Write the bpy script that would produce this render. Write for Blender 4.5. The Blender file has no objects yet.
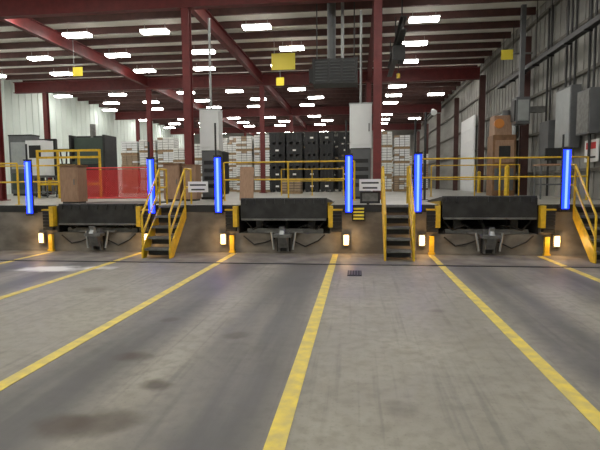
import bpy, math, random
from mathutils import Vector, Matrix
random.seed(7)
DECK=1.12; DF=11.2; CEIL=7.9; XR=6.5; XL=-20.0; YB=58.0; YN=-8.0
bpy.context.scene.view_settings.view_transform='Standard'

# ---------------------------------------------------------------- materials
def mat(name,col,rough=0.6,metal=0.0,var=0.0,scale=4.0,emit=None,es=0.0,col2=None,bump=0.0,stretch=(1,1,1),detail=4):
    m=bpy.data.materials.new(name); m.use_nodes=True
    nt=m.node_tree; b=nt.nodes['Principled BSDF']
    b.inputs['Base Color'].default_value=(*col,1); b.inputs['Roughness'].default_value=rough; b.inputs['Metallic'].default_value=metal
    if emit:
        b.inputs['Emission Color'].default_value=(*emit,1); b.inputs['Emission Strength'].default_value=es
    if var>0 or col2:
        tc=nt.nodes.new('ShaderNodeTexCoord'); mp=nt.nodes.new('ShaderNodeMapping'); mp.inputs['Scale'].default_value=stretch
        n=nt.nodes.new('ShaderNodeTexNoise'); n.inputs['Scale'].default_value=scale; n.inputs['Detail'].default_value=detail
        r=nt.nodes.new('ShaderNodeValToRGB'); r.color_ramp.elements[0].position=0.35; r.color_ramp.elements[1].position=0.68
        c2=col2 if col2 else tuple(c*(1-var) for c in col)
        r.color_ramp.elements[0].color=(*c2,1); r.color_ramp.elements[1].color=(*col,1)
        nt.links.new(tc.outputs['Object'],mp.inputs[0]); nt.links.new(mp.outputs[0],n.inputs['Vector'])
        nt.links.new(n.outputs['Fac'],r.inputs[0]); nt.links.new(r.outputs[0],b.inputs['Base Color'])
        if bump>0:
            bp=nt.nodes.new('ShaderNodeBump'); bp.inputs['Strength'].default_value=bump
            nt.links.new(n.outputs['Fac'],bp.inputs['Height']); nt.links.new(bp.outputs[0],b.inputs['Normal'])
    return m

def floor_mat():
    m=bpy.data.materials.new('stained_concrete'); m.use_nodes=True
    nt=m.node_tree; L=nt.links; N=nt.nodes; b=N['Principled BSDF']
    tc=N.new('ShaderNodeTexCoord'); sep=N.new('ShaderNodeSeparateXYZ'); L.new(tc.outputs['Object'],sep.inputs[0])
    def noise(scale,st,detail=5):
        mp=N.new('ShaderNodeMapping'); mp.inputs['Scale'].default_value=st
        n=N.new('ShaderNodeTexNoise'); n.inputs['Scale'].default_value=scale; n.inputs['Detail'].default_value=detail
        L.new(tc.outputs['Object'],mp.inputs[0]); L.new(mp.outputs[0],n.inputs['Vector']); return n.outputs['Fac']
    def math_(op,a,bv=None,clamp=False):
        n=N.new('ShaderNodeMath'); n.operation=op; n.use_clamp=clamp
        for i,v in enumerate((a,bv)):
            if v is None: continue
            if isinstance(v,(int,float)): n.inputs[i].default_value=v
            else: L.new(v,n.inputs[i])
        return n.outputs[0]
    def mix(f,c1,c2):
        n=N.new('ShaderNodeMix'); n.data_type='RGBA'
        if isinstance(f,(int,float)): n.inputs['Factor'].default_value=f
        else: L.new(f,n.inputs['Factor'])
        for i,c in ((6,c1),(7,c2)):
            if isinstance(c,tuple): n.inputs[i].default_value=(*c,1)
            else: L.new(c,n.inputs[i])
        return n.outputs[2]
    def mr(v,a,b_,c=0.,d=1.):
        n=N.new('ShaderNodeMapRange'); n.interpolation_type='SMOOTHSTEP'
        L.new(v,n.inputs[0])
        for i,x in zip((1,2,3,4),(a,b_,c,d)): n.inputs[i].default_value=x
        return n.outputs[0]
    big=noise(0.6,(1,1,1)); fine=noise(9,(1,1,1),8); med=noise(2.5,(1,1,1),8); speck=noise(38,(1,1,1),3)
    streak=noise(2.2,(1.0,0.09,1),6); hair=noise(14,(1.0,0.03,1),4)
    col=mix(mr(big,.35,.65),(0.235,0.220,0.182),(0.305,0.288,0.242))
    col=mix(math_('MULTIPLY',mr(fine,.4,.7),.5),col,(0.17,0.158,0.13))
    col=mix(math_('MULTIPLY',mr(med,.45,.7),.25),col,(0.145,0.133,0.108))
    col=mix(math_('MULTIPLY',mr(speck,.55,.75),.35),col,(0.13,0.12,0.10))
    tot=None
    for c,w in ((-2.35,.6),(-1.0,.65),(2.15,.5),(3.45,.5),(-6.8,.5),(-5.6,.5),(-9.4,.5)):
        d=math_('ABSOLUTE',math_('SUBTRACT',sep.outputs[0],c))
        s=mr(d,w*1.15,w*.2)
        tot=s if tot is None else math_('ADD',tot,s,True)
    f=math_('MULTIPLY',tot,mr(streak,.25,.6,.4,.92))
    col=mix(f,col,(0.078,0.077,0.075))
    col=mix(math_('MULTIPLY',mr(hair,.52,.72),.3),col,(0.085,0.082,0.077))
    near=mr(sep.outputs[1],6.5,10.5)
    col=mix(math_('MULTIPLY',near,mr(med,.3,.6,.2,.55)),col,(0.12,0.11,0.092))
    def blob(x,y,r,amt,c,cc,ky=1.0):
        dx=math_('SUBTRACT',sep.outputs[0],x); dy=math_('MULTIPLY',math_('SUBTRACT',sep.outputs[1],y),ky)
        d=math_('SQRT',math_('ADD',math_('MULTIPLY',dx,dx),math_('MULTIPLY',dy,dy)))
        d=math_('ADD',d,math_('MULTIPLY',math_('SUBTRACT',med,.5),r*1.6))
        return mix(math_('MULTIPLY',mr(d,r,r*.3),amt),cc,c)
    for x,y,r,a in ((-2.1,4.25,.22,.75),(-1.62,3.65,.15,.75),(-1.72,3.05,.3,.7),(-1.3,5.0,.18,.5),(1.0,6.2,.14,.4),(-1.95,2.95,.25,.75),(-4.0,7.0,.3,.4),(.3,3.4,.2,.25),(-2.2,5.5,.15,.5)):
        col=blob(x,y,r,a,(0.055,0.04,0.026),col)
    for x,y,r,a in ((-5.9,8.75,.9,.95),(-5.1,8.9,.5,.8)):
        col=blob(x,y,r,a,(0.66,0.65,0.62),col,2.2)
    L.new(col,b.inputs['Base Color'])
    L.new(mr(big,.3,.7,.5,.7),b.inputs['Roughness'])
    b.inputs['Specular IOR Level'].default_value=.35
    bp=N.new('ShaderNodeBump'); bp.inputs['Strength'].default_value=.12; L.new(fine,bp.inputs['Height']); L.new(bp.outputs[0],b.inputs['Normal'])
    return m

M={}
M['floor']=floor_mat()
M['deck']=mat('deck_concrete',(0.38,0.37,0.34),.4,var=.3,scale=1.5)
M['face']=mat('dock_face_concrete',(0.235,0.215,0.185),.8,scale=1.6,col2=(0.105,0.094,0.08),bump=.05,detail=9,stretch=(1,1,1.6))
M['apron']=mat('apron_concrete',(0.22,0.205,0.175),.7,scale=2,col2=(0.11,0.10,0.088),detail=7)
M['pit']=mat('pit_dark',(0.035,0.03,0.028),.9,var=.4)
M['yellow']=mat('yellow_paint',(0.78,0.50,0.02),.45,scale=8,col2=(0.55,0.35,0.02))
M['line']=mat('floor_line_paint',(0.72,0.56,0.07),.6,scale=7,col2=(0.48,0.39,0.12),detail=9)
M['black']=mat('black_steel',(0.020,0.020,0.021),.5,var=.4,scale=6)
M['rubber']=mat('black_rubber',(0.018,0.018,0.018),.8,var=.3)
M['plate']=mat('leveler_steel',(0.040,0.039,0.038),.5,.3,var=.5,scale=5)
M['steel']=mat('grey_steel',(0.20,0.20,0.19),.5,.4,var=.4,scale=8)
M['galv']=mat('galvanised',(0.38,0.40,0.40),.4,.4,var=.15)
M['red']=mat('red_primer_steel',(0.16,0.018,0.018),.55,var=.3)
M['purlin']=mat('purlin_steel',(0.085,0.033,0.028),.6,var=.3)
M['roof']=mat('roof_insulation',(0.82,0.80,0.73),.8,var=.12,scale=1)
M['wallw']=mat('white_wall_panel',(0.78,0.86,0.82),.6,var=.06,scale=.6)
M['wallg']=mat('grey_wall_panel',(0.34,0.335,0.31),.6,var=.25,scale=.8,stretch=(1,.5,2))
M['girt']=mat('girt_steel',(0.14,0.13,0.11),.6,var=.2)
M['white']=mat('white_enamel',(0.75,0.77,0.78),.4,var=.05)
M['tan']=mat('tan_laminate',(0.36,0.22,0.14),.6,var=.2,scale=6,stretch=(4,4,1))
M['card']=mat('cardboard',(0.38,0.28,0.19),.8,var=.2)
M['wrap']=mat('stretch_wrap',(0.78,0.79,0.77),.3,var=.18,scale=6)
M['wood']=mat('pallet_wood',(0.36,0.25,0.14),.8,var=.3,scale=8)
M['blackbin']=mat('black_plastic',(0.007,0.008,0.010),.5,var=.3)
M['dkgreen']=mat('dark_green_enamel',(0.05,0.075,0.06),.5,var=.2)
M['grey']=mat('grey_enamel',(0.12,0.125,0.13),.5,var=.2)
M['brown']=mat('brown_enamel',(0.25,0.13,0.06),.55,var=.35,scale=5)
M['orange']=mat('orange_paint',(0.6,0.22,0.04),.5)
M['redsign']=mat('red_sign',(0.6,0.03,0.03),.5)
M['lamp']=mat('lamp_white',(0.9,0.9,0.9),.5,emit=(1,.972,.905),es=28)
M['warm']=mat('lamp_warm',(0.9,0.8,0.6),.5,emit=(1,.58,.22),es=4)
M['blue']=mat('blue_glow_plate',(0.01,0.02,.8),.3,emit=(0.004,0.020,1.0),es=7)
M['bluecore']=mat('blue_led_core',(0.05,0.1,1),.3,emit=(0.026,0.045,1.0),es=14)
M['signy']=mat('yellow_sign',(0.80,0.66,0.05),.5)
M['signw']=mat('white_sign',(0.8,0.8,0.78),.5)

def mesh_mat():
    m=bpy.data.materials.new('red_safety_mesh'); m.use_nodes=True
    nt=m.node_tree; b=nt.nodes['Principled BSDF']; b.inputs['Base Color'].default_value=(0.60,0.03,0.03,1); b.inputs['Roughness'].default_value=.6
    tc=nt.nodes.new('ShaderNodeTexCoord'); ch=nt.nodes.new('ShaderNodeTexChecker'); ch.inputs['Scale'].default_value=28
    ch.inputs['Color1'].default_value=(.8,.8,.8,1); ch.inputs['Color2'].default_value=(.25,.25,.25,1)
    nt.links.new(tc.outputs['Object'],ch.inputs['Vector']); nt.links.new(ch.outputs[0],b.inputs['Alpha'])
    return m
M['mesh']=mesh_mat()

# ---------------------------------------------------------------- builder
class B:
    def __init__(s,name): s.n=name; s.v=[]; s.f=[]; s.m=[]; s.mi=[]; s.sm=[]
    def _m(s,k):
        if k not in s.m: s.m.append(k)
        return s.m.index(k)
    def prim(s,vs,fs,k,sm=False):
        o=len(s.v); s.v+= [tuple(v) for v in vs]; i=s._m(k)
        for f in fs: s.f.append([o+a for a in f]); s.mi.append(i); s.sm.append(sm)
        return s
    def box(s,x0,x1,y0,y1,z0,z1,k,rot=None):
        vs=[Vector((x,y,z)) for z in (z0,z1) for y in (y0,y1) for x in (x0,x1)]
        if rot:
            c=Vector(((x0+x1)/2,(y0+y1)/2,(z0+z1)/2)); R=Matrix.Rotation(math.radians(rot[1]),3,rot[0])
            vs=[c+R@(v-c) for v in vs]
        return s.prim(vs,[(0,2,3,1),(4,5,7,6),(0,1,5,4),(2,6,7,3),(0,4,6,2),(1,3,7,5)],k)
    def pipe(s,p,q,r,k,n=8,r2=None):
        p=Vector(p); q=Vector(q); d=(q-p).normalized(); r2=r if r2 is None else r2
        a=d.orthogonal().normalized(); c=d.cross(a)
        vs=[]; 
        for P,R in ((p,r),(q,r2)):
            for i in range(n):
                t=2*math.pi*i/n; vs.append(P+(a*math.cos(t)+c*math.sin(t))*R)
        fs=[(i,(i+1)%n,n+(i+1)%n,n+i) for i in range(n)]
        s.prim(vs,fs,k,True); 
        return s.prim(vs,[tuple(reversed(range(n))),tuple(range(n,2*n))],k)
    def path(s,pts,r,k,n=8):
        for a,b in zip(pts,pts[1:]): s.pipe(a,b,r,k,n)
        return s
    def prof(s,pts,x0,x1,k):   # yz profile extruded in x
        n=len(pts); vs=[(x0,y,z) for y,z in pts]+[(x1,y,z) for y,z in pts]
        fs=[(i,(i+1)%n,n+(i+1)%n,n+i) for i in range(n)]+[tuple(reversed(range(n))),tuple(range(n,2*n))]
        return s.prim(vs,fs,k)
    def done(s,bevel=0):
        xs=[v[0] for v in s.v]; ys=[v[1] for v in s.v]; zs=[v[2] for v in s.v]
        o=Vector(((min(xs)+max(xs))/2,(min(ys)+max(ys))/2,min(zs)))
        me=bpy.data.meshes.new(s.n); me.from_pydata([Vector(v)-o for v in s.v],[],s.f)
        for k in s.m: me.materials.append(M[k])
        me.polygons.foreach_set('material_index',s.mi); me.polygons.foreach_set('use_smooth',s.sm); me.update()
        import bmesh
        bm=bmesh.new(); bm.from_mesh(me); bmesh.ops.recalc_face_normals(bm,faces=bm.faces); bm.to_mesh(me); bm.free()
        ob=bpy.data.objects.new(s.n,me); ob.location=o; bpy.context.collection.objects.link(ob)
        if bevel:
            bv=ob.modifiers.new('bevel','BEVEL'); bv.width=bevel; bv.segments=2; bv.limit_method='ANGLE'
        return ob

# ---------------------------------------------------------------- shell
fl=B('floor').box(XL,XR,YN,YB,-.2,0,'floor').done()
fl_o=fl.location.copy()
for v in fl.data.vertices: v.co+=fl_o
fl.location=(0,0,0)
B('ceiling').box(XL,XR,YN,YB,CEIL,CEIL+.15,'roof').done()
w=B('wall_left').box(XL-.2,XL,YN,YB,0,CEIL,'wallw')
y=YN
while y<YB:
    w.box(XL,XL+.04,y,y+.12,DECK,CEIL-.02,'wallw'); y+=.6
w.done()
w=B('wall_right').box(XR,XR+.2,YN,YB,0,CEIL,'wallg')
for z in (1.9,3.3,4.7,6.1,7.4): w.box(XR-.12,XR,YN+.1,YB-.1,z,z+.09,'girt')
y=YN
while y<YB:
    w.box(XR-.03,XR,y,y+.06,0 if y<DF else DECK,CEIL-.02,'wallg'); y+=.45
w.done()
B('wall_back').box(XL,XR,YB,YB+.2,0,CEIL,'wallg').done()
B('wall_front').box(XL,XR,YN-.2,YN,0,CEIL,'wallw').done()

# dock platform
cs=[(-6.24,0.0),(-1.70,.12),(2.86,.15)]
p=B('loading_dock_platform'); pw=1.08; PD=13.5; PZ=.46; PXL=XL+.05; PXR=XR-.005
p.box(PXL,PXR,PD,YB-.01,0.001,DECK-.001,'deck')
edges=[PXL]+[e for c,_ in cs for e in (c-pw,c+pw)]+[PXR]
for i in range(0,len(edges),2):
    a,b=edges[i],edges[i+1]
    p.box(a,b,DF,PD,.001,DECK-.02,'face'); p.box(a,b,DF,PD,DECK-.02,DECK-.001,'deck')
    p.box(a,b,DF-.02,DF,DECK-.16,DECK+.002,'black')
for c,_ in cs:
    p.box(c-pw,c+pw,DF,PD,.001,PZ,'face')
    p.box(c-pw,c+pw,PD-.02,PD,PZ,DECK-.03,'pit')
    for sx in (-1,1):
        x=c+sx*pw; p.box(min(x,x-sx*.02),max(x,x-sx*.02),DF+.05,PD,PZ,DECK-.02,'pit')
p.done()

TY=9.62
for i,x in enumerate((-9.6,-7.35,-5.08,-2.84,-.50,1.61,3.90)):
    B('floor_marking_line').box(x-.065,x+.065,-3,TY-.01,.001,.005,'line').box(x-.06,x+.06,TY+.11,11.0,.008,.012,'line').done()
B('trench_drain').box(XL+.1,XR-.2,TY,TY+.09,.001,.010,'black').done()
d=B('floor_drain_grate').box(-.18,.07,8.45,8.95,.001,.012,'rubber')
for i in range(5): d.box(-.155+i*.048,-.14+i*.048,8.47,8.93,.012,.018,'black')
d.done()
B('dock_apron_slab').box(XL+.05,XR-.15,TY+.1,DF-.03,.001,.008,'apron').done()

# ---------------------------------------------------------------- roof structure
def ibeam_x(b,x0,x1,y,z0,z1,w,k):
    b.box(x0,x1,y-w/2,y+w/2,z0,z0+.03,k).box(x0,x1,y-w/2,y+w/2,z1-.03,z1,k).box(x0,x1,y-.01,y+.01,z0+.03,z1-.03,k)
def ibeam_y(b,y0,y1,x,z0,z1,w,k):
    b.box(x-w/2,x+w/2,y0,y1,z0,z0+.03,k).box(x-w/2,x+w/2,y0,y1,z1-.03,z1,k).box(x-.01,x+.01,y0,y1,z0+.03,z1-.03,k)
pu=B('roof_purlins'); y=YN+1
while y<YB-.5:
    pu.box(XL+.05,XR-.15,y,y+.09,CEIL-.26,CEIL-.005,'purlin'); y+=1.45
pu.done()
COLX=(-18,-11.75,-5.25,.57)
ROWY=(15.,27.,39.,51.)
for y in ROWY:
    g=B('roof_girder'); ibeam_x(g,XL+.1,XR-.2,y,6.98,7.6,.26,'red')
    g.done()
for x in COLX[1:]:
    g=B('roof_joist_beam'); 
    for a,b_ in zip(ROWY,ROWY[1:]+(YB-.1,)): ibeam_y(g,a+.14,b_-.14,x,7.1,7.6,.2,'red')
    g.done()
for y in ROWY:
    for x in COLX:
        c=B('steel_column'); h=6.97
        c.box(x-.12,x+.12,y-.12,y-.10,DECK,h,'red').box(x-.12,x+.12,y+.10,y+.12,DECK,h,'red').box(x-.01,x+.01,y-.1,y+.1,DECK,h,'red')
        c.box(x-.2,x+.2,y-.2,y+.2,DECK,DECK+.03,'red')
        c.done()
for y in (13.0,19.5,26,32.5,39.5,46,52.5):
    c=B('wall_column'); x=XR-.3
    c.box(x-.13,x+.13,y-.12,y-.10,DECK,6.95,'purlin').box(x-.13,x+.13,y+.10,y+.12,DECK,6.95,'purlin').box(x-.01,x+.01,y-.1,y+.1,DECK,6.95,'purlin').done()

def fixture(x,y,z=7.3,L=1.0,W=.36):
    f=B('high_bay_light')
    f.box(x-L/2,x+L/2,y-W/2,y+W/2,z,z+.08,'lamp')
    f.box(x-L/2-.02,x+L/2+.02,y-W/2-.02,y+W/2+.02,z+.08,z+.12,'white')
    for sx in (-.4,.4): f.pipe((x+sx,y,z+.12),(x+sx,y,CEIL-.27),.012,'galv',4)
    f.done()
ri=0; y=18.2
while y<56:
    off=0 if ri%2==0 else .9
    for x in (-18.9,-15.2,-11.5,-7.6,-3.7,2.3):
        xx=x+off if x<0 else x
        if xx<XL+1: continue
        if any(abs(xx-c)<.7 for c in COLX): xx+=.8
        if xx<XR-1: fixture(xx,y)
    if ri%2 and ri>1: fixture(5.0,y)
    ri+=1; y+=3.0
for x in (-15,-11,-8.2,-4.2,3): fixture(x,15.9,7.35)
for y in (-5,-1,3.2,7.2,11.5):  # out-of-view fixtures over the front bay, added to light the floor
    for x in (-14,-9,-4.2,.2,4.2): fixture(x,y,7.3,1.3,.5)

# ---------------------------------------------------------------- levelers etc
for c,r in cs:
    l=B('dock_leveler'); zt=DECK+.03+r; yf=DF+.02
    l.prof([(PD-.04,DECK-.04),(PD-.04,DECK+.02),(yf,zt),(yf,zt-.09)],c-1.0,c+1.0,'plate')
    l.box(c-1.0,c+1.0,yf-.09,yf-.03,zt-.46,zt-.03,'plate')
    l.pipe((c-1.0,yf-.03,zt-.02),(c+1.0,yf-.03,zt-.02),.035,'black',10)
    for i in range(9):
        x=c-.9+i*.225; l.box(x-.03,x+.03,yf-.12,yf-.09,zt-.12,zt-.0,'black')
    l.box(c-.98,c+.98,yf-.13,yf-.05,zt-.50,zt-.46,'steel')
    for i in range(6):
        x=c-.85+i*.34; l.prof([(PD-.1,DECK-.05),(yf+.05,zt-.1),(yf+.05,zt-.2),(PD-.1,DECK-.12)],x-.02,x+.02,'black')
    for sx in (-1,1):
        x=c+sx*1.02; l.prof([(yf+.1,zt-.1),(PD-.3,DECK-.02),(yf+.1,DECK-.3)],x-.012,x+.012,'yellow')
    l.pipe((c,yf+.3,PZ+.04),(c,yf+1.2,DECK-.1),.05,'steel',10)
    l.box(c-.9,c+.9,yf+.12,yf+.2,PZ+.001,PZ+.1,'steel')
    for sx in (-1,1):
        l.path([(c+sx*.3,yf+.2,PZ+.1),(c+sx*.5,yf+.05,PZ+.2),(c+sx*.75,yf+.1,PZ+.08),(c+sx*.95,yf+.1,PZ+.3)],.018,'rubber')
        l.box(c+sx*.62-.08,c+sx*.62+.08,yf+.2,yf+.3,PZ+.1,PZ+.3,'plate')
    l.done()
    for sx in (-1,1):
        x=c+sx*1.22
        b=B('dock_bumper')
        b.box(x-.13,x+.13,DF-.05,DF-.022,.50,1.02,'steel')
        for i in range(6): b.box(x-.12,x+.12,DF-.17,DF-.05,.52+i*.08,.59+i*.08,'rubber')
        b.box(x-.135,x+.135,DF-.18,DF-.022,1.0,1.03,'yellow')
        b.box(x-sx*.12-.06,x-sx*.12+.04,DF-.19,DF-.022,.62,1.1,'yellow')
        b.done()
        if sx==-1 or c>2:
            b=B('wheel_guide_post'); b.box(x-.05,x+.05,DF-.1,DF-.022,.01,.42,'yellow').box(x-.07,x+.07,DF-.12,DF-.022,.01,.05,'yellow').done()
    v=B('vehicle_restraint')
    v.box(c-.16,c+.16,DF-.06,DF-.01,.05,.52,'plate').box(c-.12,c-.08,DF-.16,DF-.06,.05,.58,'steel').box(c+.08,c+.12,DF-.16,DF-.06,.05,.58,'steel')
    v.box(c-.20,c+.20,DF-.34,DF-.08,.40,.47,'steel')
    v.prof([(DF-.38,.47),(DF-.20,.47),(DF-.24,.58),(DF-.30,.64),(DF-.38,.64),(DF-.32,.56)],c-.05,c+.05,'galv')
    v.prof([(DF-.34,.40),(DF-.16,.40),(DF-.16,.15),(DF-.22,.15)],c-.10,c+.10,'steel')
    v.pipe((c-.28,DF-.1,.50),(c-.22,DF-.14,.10),.025,'galv').pipe((c+.28,DF-.1,.50),(c+.22,DF-.14,.10),.025,'galv')
    v.box(c-.45,c+.45,DF-.08,DF-.01,.48,.52,'steel')
    v.path([(c+.2,DF-.04,.3),(c+.5,DF-.04,.16),(c+.8,DF-.04,.3),(c+.95,DF-.04,.44)],.015,'rubber')
    v.path([(c-.2,DF-.04,.35),(c-.45,DF-.04,.25),(c-.7,DF-.04,.2),(c-.95,DF-.04,.4)],.015,'rubber')
    v.done()

# blue LED bars
for x,zb,pole in ((-7.85,.92,0),(-4.78,.93,0),(-3.18,.95,1),(-.20,.95,1),(1.30,.96,1),(4.36,1.02,0)):
    b=B('blue_led_dock_light'); y=DF-.26
    b.box(x-.085,x+.085,y+.02,y+.06,zb,zb+1.28,'black')
    b.box(x-.07,x+.07,y,y+.02,zb+.02,zb+1.26,'blue')  # glowing plate wider than the tube, its halo put into the emission
    b.pipe((x,y-.01,zb+.03),(x,y-.01,zb+1.25),.024,'bluecore',10)
    b.box(x-.09,x+.09,y-.02,y+.06,zb-.03,zb,'black').box(x-.09,x+.09,y-.02,y+.06,zb+1.28,zb+1.31,'black')
    b.box(x-.05,x+.05,y+.06,DF-.022,zb+.02,zb+.1,'black')
    b.pipe((x-.06,y+.085,zb),(x-.06,y+.085,3.0 if pole else 2.6),.022,'black')
    b.done()
# floor level dock lights (lamp body + its actual light)
for x in (-7.68,-4.98,-3.12,-.26,1.42,4.27):
    b=B('dock_guide_lamp'); z=.22
    b.box(x-.07,x+.07,DF-.12,DF-.05,z-.02,z+.24,'steel')
    b.box(x-.05,x+.05,DF-.135,DF-.12,z,z+.22,'warm')
    b.box(x-.02,x+.02,DF-.05,DF-.001,z+.05,z+.15,'steel')
    ob=b.done()
    ld=bpy.data.lights.new('lamp_glow','POINT'); ld.energy=8; ld.color=(1,.58,.22); ld.shadow_soft_size=.06
    lo=bpy.data.objects.new('lamp_glow',ld); bpy.context.collection.objects.link(lo); lo.parent=ob
    lo.location=Vector((x,DF-.24,z+.11))-ob.location

# stairs
def stairs(x0,x1):
    s=B('dock_stairs'); n=5; yb=DF-.03; yf=10.15; h=DECK/n
    run=(yb-yf)/(n)
    for i in range(n):
        y=yf+i*run
        s.box(x0+.04,x1-.04,y,min(y+run+.05,yb),h*(i+1)-.04-.0,h*(i+1)-.001,'grey'); s.box(x0+.04,x1-.04,y-.004,y+.02,h*(i+1)-.045,h*(i+1)+.002,'steel')
        s.box(x0+.04,x1-.04,y+run-.02,y+run,h*i+.05,h*(i+1)-.04,'black')
    for x in (x0,x1):
        s.prof([(yf-.05,.01),(yf+.14,.01),(yb,DECK-.3),(yb,DECK),(yf-.05,.22)],x-.015,x+.015,'yellow')
        r=.024
        s.path([(x,yf,.01),(x,yf,.95),(x,yb,DECK+.85),(x,yb+.42,DECK+.85),(x,yb+.42,DECK+.01)],r,'yellow')
        s.path([(x,yf,.52),(x,yb,DECK+.42),(x,yb+.42,DECK+.42)],r,'yellow')
        s.pipe((x,yb-.02,DECK-.2),(x,yb-.02,DECK+.85),r,'yellow')
    s.done()
stairs(-4.66,-4.04); stairs(.56,1.14); stairs(4.62,5.42)

def railing(x0,x1,y,top=1.08,n=3,name='yellow_guard_rail',k='yellow',r_=.022):
    r=B(name)
    for z in (top,top*.55): r.pipe((x0,y,DECK+z),(x1,y,DECK+z),r_,k)
    for i in range(n):
        x=x0+(x1-x0)*i/(n-1); r.pipe((x,y,DECK+.001),(x,y,DECK+top),r_+.004,k); r.box(x-.06,x+.06,y-.06,y+.06,DECK+.001,DECK+.012,k)
    return r.done()
railing(-10.4,-8.6,11.6,1.05,3)
railing(-11.3,-8.6,14.2,1.1,2)
railing(-3.9,-.1,14.1,1.12,3)
railing(1.6,6.1,14.0,1.15,3)
railing(2.6,5.6,18.0,1.1,3,r_=.018)
railing(-3.2,-.6,20.5,1.1,3,r_=.018)
b=B('red_mesh_barrier'); x0,x1,y=-8.3,-5.95,14.0
b.box(x0,x1,y,y+.012,DECK+.12,DECK+.95,'mesh')
b.pipe((x0,y,DECK),(x0,y,DECK+1.1),.035,'yellow').pipe((x1,y,DECK),(x1,y,DECK+1.1),.035,'yellow')
b.pipe((x0,y,DECK+1.0),(x1,y,DECK+1.0),.02,'redsign').pipe((x0,y,DECK+.1),(x1,y,DECK+.1),.02,'redsign'); b.done()

def sign(name,x,y,z,w,h,k,bars=3,side=1):
    s=B(name); s.box(x-w/2,x+w/2,y,y+.015,z-h/2,z+h/2,k)
    for i in range(bars):
        zz=z+h/2-h*(i+.75)/(bars+.3); l=w*(.4-.06*(i%2)); s.box(x-l,x+l,y-.004,y,zz-h*.05-.005,zz+h*.05+.005,'black')
    return s
s=sign('caution_sign',-3.72,DF-.05,1.55,.48,.25,'signw',2); s.pipe((-4.00,DF-.0,1.6),(-3.96,DF-.03,1.6),.01,'steel'); s.done()
s=sign('caution_sign',.27,DF-.05,1.57,.48,.26,'signw',2); s.pipe((.50,DF-.03,1.6),(.53,DF-.03,1.6),.01,'steel'); s.done()
s=B('dock_control_box').box(.05,.5,DF+.06,DF+.3,1.15,1.42,'black').box(.1,.45,DF+.04,DF+.06,1.2,1.38,'steel').box(.2,.26,DF+.1,DF+.2,DECK,1.15,'black').done()
s=sign('warning_placard',.02,DF-.06,.92,.30,.34,'black',0)
for i in range(4): s.box(-.10,.14,DF-.066,DF-.06,.79+i*.075,.83+i*.075,'signy')
s.done()
s=sign('hanging_aisle_sign',-3.12,20.8,6.72,1.0,.68,'signy',0); s.pipe((-3.5,20.8,7.05),(-3.5,20.8,7.63),.01,'galv').pipe((-2.75,20.8,7.05),(-2.75,20.8,7.63),.01,'galv').done()
s=sign('hanging_aisle_sign',-3.45,22,6.15,.35,.35,'signy',0); s.pipe((-3.45,22,6.32),(-3.45,22,7.63),.01,'galv').done()
s=sign('hanging_aisle_sign',-11.40,19.3,6.25,.42,.36,'signy',0); s.pipe((-11.55,19.3,6.4),(-11.55,19.3,7.7),.01,'galv').done()
s=sign('hanging_aisle_sign',5.45,19.3,6.3,.42,.36,'signy',0); s.box(5.6,6.35,19.31,19.34,6.3,6.36,'steel').done()

# ---------------------------------------------------------------- hanging heater & hoist
h=B('unit_heater'); x0,x1,y0,y1,z0,z1=-1.4,-.05,15.7,16.5,4.75,5.5
h.box(x0,x1,y0,y1,z0,z1,'black')
for i in range(7): h.box(x0+.06,x1-.06,y0-.03,y0,z0+.07+i*.095,z0+.10+i*.095,'grey',('X',30))
h.box(x0-.03,x0+.02,y0-.05,y1,z0-.02,z1+.02,'black').box(x1-.02,x1+.03,y0-.05,y1,z0-.02,z1+.02,'black').box(x0+.45,x0+.52,y0-.05,y0,z0,z1,'black').box(x0+.85,x0+.92,y0-.05,y0,z0,z1,'black')
h.pipe((-.85,16.1,5.5),(-.85,16.1,7.6),.14,'grey',12).pipe((-.5,16.1,5.5),(-.5,16.1,7.6),.05,'galv',8)
for x in (x0+.08,x1-.08): h.pipe((x,16.1,z1),(x,16.1,7.6),.02,'black')
h.box(x0-.16,x0-.03,y0+.2,y0+.5,z0+.1,z0+.5,'black'); h.done()
h=B('overhead_hoist_track'); ibeam_y(h,15.4,22.0,1.35,6.2,6.6,.2,'black')
for y in (16,18.7,21.6): h.box(1.33,1.37,y,y+.05,6.6,7.64,'black')
h.box(1.15,1.55,17.0,17.6,5.7,6.2,'black').pipe((1.35,17.25,5.95),(1.35,17.25,5.3),.012,'black').pipe((1.35,17.25,5.3),(1.35,17.25,5.15),.06,'yellow'); h.done()

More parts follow.
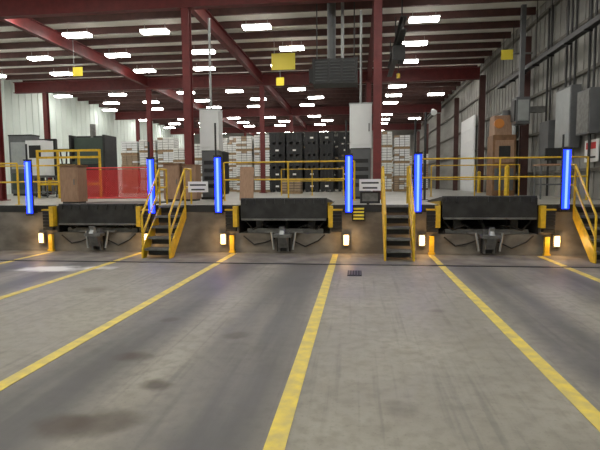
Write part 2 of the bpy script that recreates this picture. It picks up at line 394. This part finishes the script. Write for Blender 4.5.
# ---------------------------------------------------------------- deck equipment
def tower(x,y,w,top,name='electrical_enclosure'):
    t=B(name); d=.5
    t.box(x-w/2,x+w/2,y,y+d,2.7,top,'white').box(x-w/2+.04,x+w/2-.04,y-.02,y,2.8,top-.08,'white').box(x+w/2-.1,x+w/2-.07,y-.05,y-.02,3.2,3.45,'black')
    t.box(x-w/2-.02,x+w/2+.02,y-.03,y+d,top,top+.03,'galv')
    t.box(x-w/2+.03,x+w/2-.03,y+.05,y+d,DECK+.08,2.7,'grey').box(x-w/2,x+w/2,y,y+d,DECK,DECK+.08,'black')
    for i in range(4): t.box(x-w/2+.1,x+w/2-.1,y+.03,y+.05,1.5+i*.25,1.62+i*.25,'black')
    t.pipe((x,y+.25,top+.03),(x,y+.25,6.9),.04,'galv'); t.done(.008)
tower(-4.74,15.45,.62,4.0); tower(.08,15.45,.68,4.05)
def podium(x,y,w,h):
    t=B('wooden_podium'); t.box(x-w/2,x+w/2,y,y+.45,DECK+.05,DECK+h,'tan').box(x-w/2+.03,x+w/2-.03,y-.02,y,DECK+.12,DECK+h-.1,'tan').box(x-w/2-.03,x+w/2+.03,y-.04,y+.48,DECK+h,DECK+h+.03,'brown').box(x-w/2+.03,x+w/2-.03,y+.03,y+.42,DECK,DECK+.05,'black').box(x+w/2-.1,x+w/2-.08,y-.04,y-.02,DECK+.5,DECK+.65,'steel').done()
podium(-7.65,12.3,.5,1.0); podium(-5.55,14.2,.5,1.1); podium(-4.95,14.1,.4,1.05)
t=B('leaning_cardboard_sheet').box(-3.35,-2.95,13.75,13.79,DECK+.02,2.1,'tan',('X',-9)).box(-3.33,-2.97,13.72,13.75,DECK+.02,1.5,'card',('X',-9)).done()

def forklift(x,y):
    f=B('forklift'); z=DECK
    for dx in (-.5,.5):
        for dy in (0.0,1.4): f.pipe((x+dx-.1,y+dy,z+.3),(x+dx+.1,y+dy,z+.3),.3,'rubber',16); f.pipe((x+dx-.11,y+dy,z+.3),(x+dx+.11,y+dy,z+.3),.14,'steel',12)
    f.box(x-.5,x+.5,y-.1,y+1.7,z+.25,z+.75,'yellow').box(x-.48,x+.48,y+1.1,y+1.85,z+.3,z+1.1,'yellow')
    f.box(x-.3,x+.3,y+.7,y+.85,z+.8,z+1.5,'black').box(x-.3,x+.3,y+.35,y+.85,z+.75,z+.88,'black')
    for dx in (-.45,.45):
        f.pipe((x+dx,y+.1,z+.75),(x+dx,y+.3,z+2.1),.035,'black').pipe((x+dx,y+1.4,z+1.1),(x+dx,y+1.2,z+2.1),.035,'black')
        f.box(x+dx*.75-.05,x+dx*.75+.05,y-.45,y-.3,z+.1,z+2.5,'black')
        f.box(x+dx*.5-.06,x+dx*.5+.06,y-1.4,y-.5,z+.08,z+.12,'steel').box(x+dx*.5-.06,x+dx*.5+.06,y-.53,y-.48,z+.08,z+.7,'steel')
    f.box(x-.5,x+.5,y+.25,y+1.25,z+2.1,z+2.15,'black')
    for zz in (.5,1.3,2.45): f.box(x-.4,x+.4,y-.42,y-.34,z+zz,z+zz+.09,'black')
    f.pipe((x-.1,y+.3,z+1.25),(x+.1,y+.25,z+1.3),.16,'black',14)
    f.box(x-.03,x+.03,y+.1,y+.25,z+.7,z+1.25,'black'); f.done()
forklift(-13.6,20.8)
t=B('cardboard_baler'); x,y=-11.35,19.7; z=DECK
t.box(x-.7,x+.7,y,y+1,z,z+1.5,'dkgreen').box(x-.65,x+.65,y+.1,y+.9,z+1.5,z+2.5,'dkgreen').box(x-.55,x+.55,y-.04,y,z+.15,z+.7,'grey').box(x-.55,x+.55,y-.04,y,z+.8,z+1.4,'black')
t.box(x-.8,x-.7,y-.05,y+1,z,z+2.6,'black').box(x+.7,x+.8,y-.05,y+1,z,z+2.6,'black').pipe((x,y+.5,z+2.5),(x,y+.5,z+3.1),.12,'steel',12).box(x-.8,x+.8,y+.4,y+.6,z+2.5,z+2.6,'black')
t.done(.01)
t=B('machine_guard_frame'); x0,x1,y=-12.1,-9.6,17.4
for z_ in (.5,1.5,1.75): t.box(x0,x1,y,y+.05,z+z_,z+z_+.08,'yellow')
for i in range(4): xx=x0+i*(x1-x0)/3; t.box(xx-.04,xx+.04,y+.05,y+.1,z,z+1.83,'yellow')
t.done()
t=B('battery_charger_station'); x,y=-12.9,18.5
t.box(x-.4,x+.4,y,y+.6,z+.9,z+2.3,'white').box(x-.5,x+.5,y-.05,y+.65,z+.82,z+.9,'grey').box(x-.25,x+.25,y-.02,y,z+1.6,z+2.1,'black')
for dx in (-.45,.45):
    for dy in (.0,.6): t.pipe((x+dx,y+dy,z),(x+dx,y+dy,z+.82),.03,'grey')
t.box(x-.5,x+.5,y-.03,y+.63,z+.2,z+.24,'grey').done()
t=B('battery_charger_station'); x,y=-16.3,22.3
t.box(x-.6,x+.6,y,y+.6,z+.1,z+2.9,'grey').box(x-.5,x+.5,y-.02,y,z+.3,z+1.1,'dkgreen').box(x-.5,x+.5,y-.02,y,z+1.3,z+2.6,'galv').box(x-.62,x+.62,y-.02,y+.62,z+2.9,z+2.96,'black').box(x-.55,x+.55,y+.05,y+.55,z,z+.1,'black').done()

def pallet(b,x,y,z,w,d):
    for i in range(5): b.box(x-w/2+i*(w-.1)/4,x-w/2+.1+i*(w-.1)/4,y-d/2,y+d/2,z+.11,z+.135,'wood')
    for i in range(3): b.box(x-w/2,x+w/2,y-d/2+i*(d-.1)/2,y-d/2+.1+i*(d-.1)/2,z,z+.11,'wood')
def goods(name,x,y,n,w,tiers,cols,hh=.8):
    for i in range(n):
        g=B(name)
        xx=x+i*(w+.12); zz=DECK
        for t_ in range(tiers):
            pallet(g,xx,y,zz,w,1.0); zz+=.135
            k=random.choice(cols); rows=5; hgt=hh*random.uniform(.8,1)
            for r in range(rows):
                nn=3
                for c_ in range(nn):
                    kk=k if random.random()<.7 else random.choice(cols)
                    j=random.uniform(-.015,.015)
                    g.box(xx-w/2+c_*w/nn+.015,xx-w/2+(c_+1)*w/nn-.015,y-.48+j,y+.48+j,zz+r*hgt/rows+.012,zz+(r+1)*hgt/rows-.012,kk)
            g.box(xx-w/2+.05,xx+w/2-.05,y-.42,y+.42,zz,zz+hgt-.02,'black')
            zz+=hgt
        g.done()
def bins(x,y,n,tiers,w=1.15):
    for i in range(n):
        g=B('black_bin_stack')
        xx=x+i*(w+.1); zz=DECK
        for t_ in range(tiers):
            hgt=.72
            g.box(xx-w/2,xx+w/2,y-.5,y+.5,zz+.12,zz+hgt-.04,'blackbin')
            g.box(xx-w/2-.03,xx+w/2+.03,y-.53,y+.53,zz+hgt-.09,zz+hgt-.03,'blackbin')
            for q in range(4): a=xx-w/2+.08+q*(w-.16)/3; g.box(a-.03,a+.03,y-.53,y-.5,zz+.12,zz+hgt-.09,'black')
            for q in (-1,0,1): g.box(xx+q*(w/2-.1)-.08,xx+q*(w/2-.1)+.08,y-.5,y+.5,zz-.03 if t_ else zz,zz+.12,'black')
            if random.random()<.4: g.box(xx-.10,xx+.10,y-.545,y-.532,zz+.3,zz+.40,'signw')
            zz+=hgt
        g.done()
bins(-4.85,30,2,5,.95); bins(-2.75,30,2,5,.8); bins(-.75,30.5,1,5,.9)
bins(-4.9,33,4,5,1.0)
W_='wrap'
goods('wrapped_pallet_goods',-6.9,30,2,1.0,4,[W_,W_,'card','white'],.78)
goods('wrapped_pallet_goods',-9.7,33,2,1.0,4,[W_,W_,W_,'card'],.8)
goods('wrapped_pallet_goods',1.55,30,2,.9,4,[W_,'white',W_,'card',W_],.82)
goods('wrapped_pallet_goods',3.3,36,2,1.0,3,[W_,W_,'card'],.8)
goods('wrapped_pallet_goods',2.9,43,3,1.0,3,[W_,W_,'card'],.8)
goods('wrapped_pallet_goods',-14.0,29.5,3,1.05,4,['white',W_,'card'],.75)
goods('wrapped_pallet_goods',-10.2,28.2,1,1.0,3,[W_,W_,'card'],.8)
goods('wrapped_pallet_goods',-16.5,35.5,3,1.05,4,['card',W_,W_],.8)
goods('wrapped_pallet_goods',-11.5,41.5,4,1.05,5,['card',W_,W_],.85)
goods('wrapped_pallet_goods',-6.5,42,5,1.1,5,['card',W_,'grey','blackbin'],.8)
goods('wrapped_pallet_goods',-8.3,25,1,1.0,3,[W_,W_,'white'],.8)
bins(-7.1,24.5,1,3,.9)
goods('cardboard_pallet_goods',-3.3,24.5,1,1.0,1,['card'],.8)

# right side equipment
t=B('stretch_wrap_machine'); x,y=5.3,18.6
t.box(x-.45,x+.35,y,y+.8,z,z+2.2,'brown').box(x-.38,x+.28,y-.03,y,z+.2,z+1.0,'grey').box(x-.38,x+.28,y-.03,y,z+1.2,z+2.0,'tan').box(x-.25,x+.15,y-.05,y-.03,z+1.4,z+1.8,'black')
t.prof([(y,z+2.2),(y+.8,z+2.2),(y+.7,z+2.9),(y+.1,z+2.9)],x-.4,x+.2,'tan').pipe((x-.25,y-.02,z+2.6),(x-.25,y+.1,z+2.6),.17,'orange',16).pipe((x+.1,y+.4,z+2.9),(x+.1,y+.4,z+3.1),.15,'grey',12).done(.01)
t=B('electrical_panel'); 
t.box(6.1,6.37,15.2,16.3,2.6,4.4,'grey').box(6.08,6.1,15.25,16.25,2.65,4.35,'galv').box(6.1,6.37,14.0,14.8,2.9,4.1,'grey').box(6.08,6.1,14.05,14.75,2.95,4.05,'steel').box(6.12,6.37,16.9,17.7,2.4,3.6,'grey')
for y in (14.2,14.5,15.4,15.7,16.0,17.2,17.5): t.pipe((6.25,y,4.0 if y<16.5 else 3.6),(6.25,y,7.3),.035,'black')
for y in (14.3,15.6,17.2): t.pipe((6.25,y,1.15),(6.25,y,3.0),.04,'black')
t.done()
t=B('cable_tray'); t.box(5.84,6.03,12.2,22,5.55,5.6,'black').box(5.84,5.86,12.2,22,5.6,5.7,'black').box(6.01,6.03,12.2,22,5.6,5.7,'black')
for i in range(8): t.box(5.82,6.04,12.6+i*1.27,12.65+i*1.27,5.5,5.55,'black').box(5.92,5.94,12.6+i*1.27,12.62+i*1.27,5.6,7.63,'black')
t.done()
t=B('ventilation_unit'); t.box(5.35,5.8,17.7,18.2,3.6,4.5,'grey').box(5.30,5.35,17.75,18.15,3.7,4.4,'black').box(5.4,5.75,17.67,17.7,3.7,4.4,'galv').box(5.5,5.65,17.9,18.05,4.5,7.6,'grey').box(5.8,6.36,17.9,18.1,4.0,4.2,'steel').done()
t=B('shipping_desk'); t.box(5.1,6.0,14.6,15.2,DECK+.95,DECK+1.0,'tan').box(5.15,5.95,14.65,15.15,DECK+.4,DECK+.44,'grey')
for x in (5.15,5.95):
    for y in (14.65,15.15): t.pipe((x,y,DECK),(x,y,DECK+.95),.025,'grey')
t.box(5.3,5.75,14.8,14.85,DECK+1.1,DECK+1.45,'black').box(5.45,5.6,14.75,14.95,DECK+1.0,DECK+1.1,'black').done()
s=B('notice_board').box(6.33,6.37,14.0,14.75,2.15,2.75,'signw').box(6.32,6.33,14.1,14.65,2.5,2.68,'redsign').box(6.32,6.33,14.1,14.65,2.25,2.3,'black').done()
d=B('door_1').box(6.30,6.36,28,31.5,DECK,5.3,'white')
for i in range(6): d.box(6.28,6.30,28.1,31.4,DECK+.1+i*.68,DECK+.7+i*.68,'white')
d.done()
d=B('door_2').box(6.30,6.36,21,24.5,DECK,4.6,'galv')
for i in range(6): d.box(6.28,6.30,21.1,24.4,DECK+.1+i*.58,DECK+.6+i*.58,'galv')
d.done()
for x,y in ((5.9,20.5),(5.9,25),(4.9,17)):
    B('yellow_bollard').pipe((x,y,DECK),(x,y,DECK+1.0),.08,'yellow',14).pipe((x,y,DECK+1.0),(x,y,DECK+1.05),.08,'yellow',14,.03).box(x-.12,x+.12,y-.12,y+.12,DECK,DECK+.015,'yellow').done()
for x in (-12.2,1.9):
    y=14.4; a=B('swing_arm_dock_light'); a.pipe((x,y,DECK),(x,y,3.6),.035,'black').pipe((x,y,3.4),(x+.05,y-1.0,3.5),.025,'black').pipe((x+.05,y-1.0,3.5),(x+.05,y-1.2,3.42),.05,'white',12,.08).pipe((x+.05,y-1.2,3.42),(x+.05,y-1.215,3.415),.07,'white',12).box(x-.1,x+.1,y-.1,y+.1,DECK,DECK+.015,'black').done()

# ---------------------------------------------------------------- world, camera
w=bpy.data.worlds.new('w'); bpy.context.scene.world=w; w.use_nodes=True
w.node_tree.nodes['Background'].inputs[0].default_value=(.5,.55,.6,1); w.node_tree.nodes['Background'].inputs[1].default_value=.05
cam=bpy.data.cameras.new('camera'); co=bpy.data.objects.new('camera',cam); bpy.context.collection.objects.link(co)
cam.sensor_width=36; cam.lens=490/600*36; cam.clip_end=200
R=Matrix.Rotation(math.radians(6.75),4,'Z')@Matrix.Rotation(math.radians(90-4.78),4,'X')@Matrix.Rotation(math.radians(-.4),4,'Z')
co.matrix_world=Matrix.Translation((0,0,1.6))@R
bpy.context.scene.camera=co
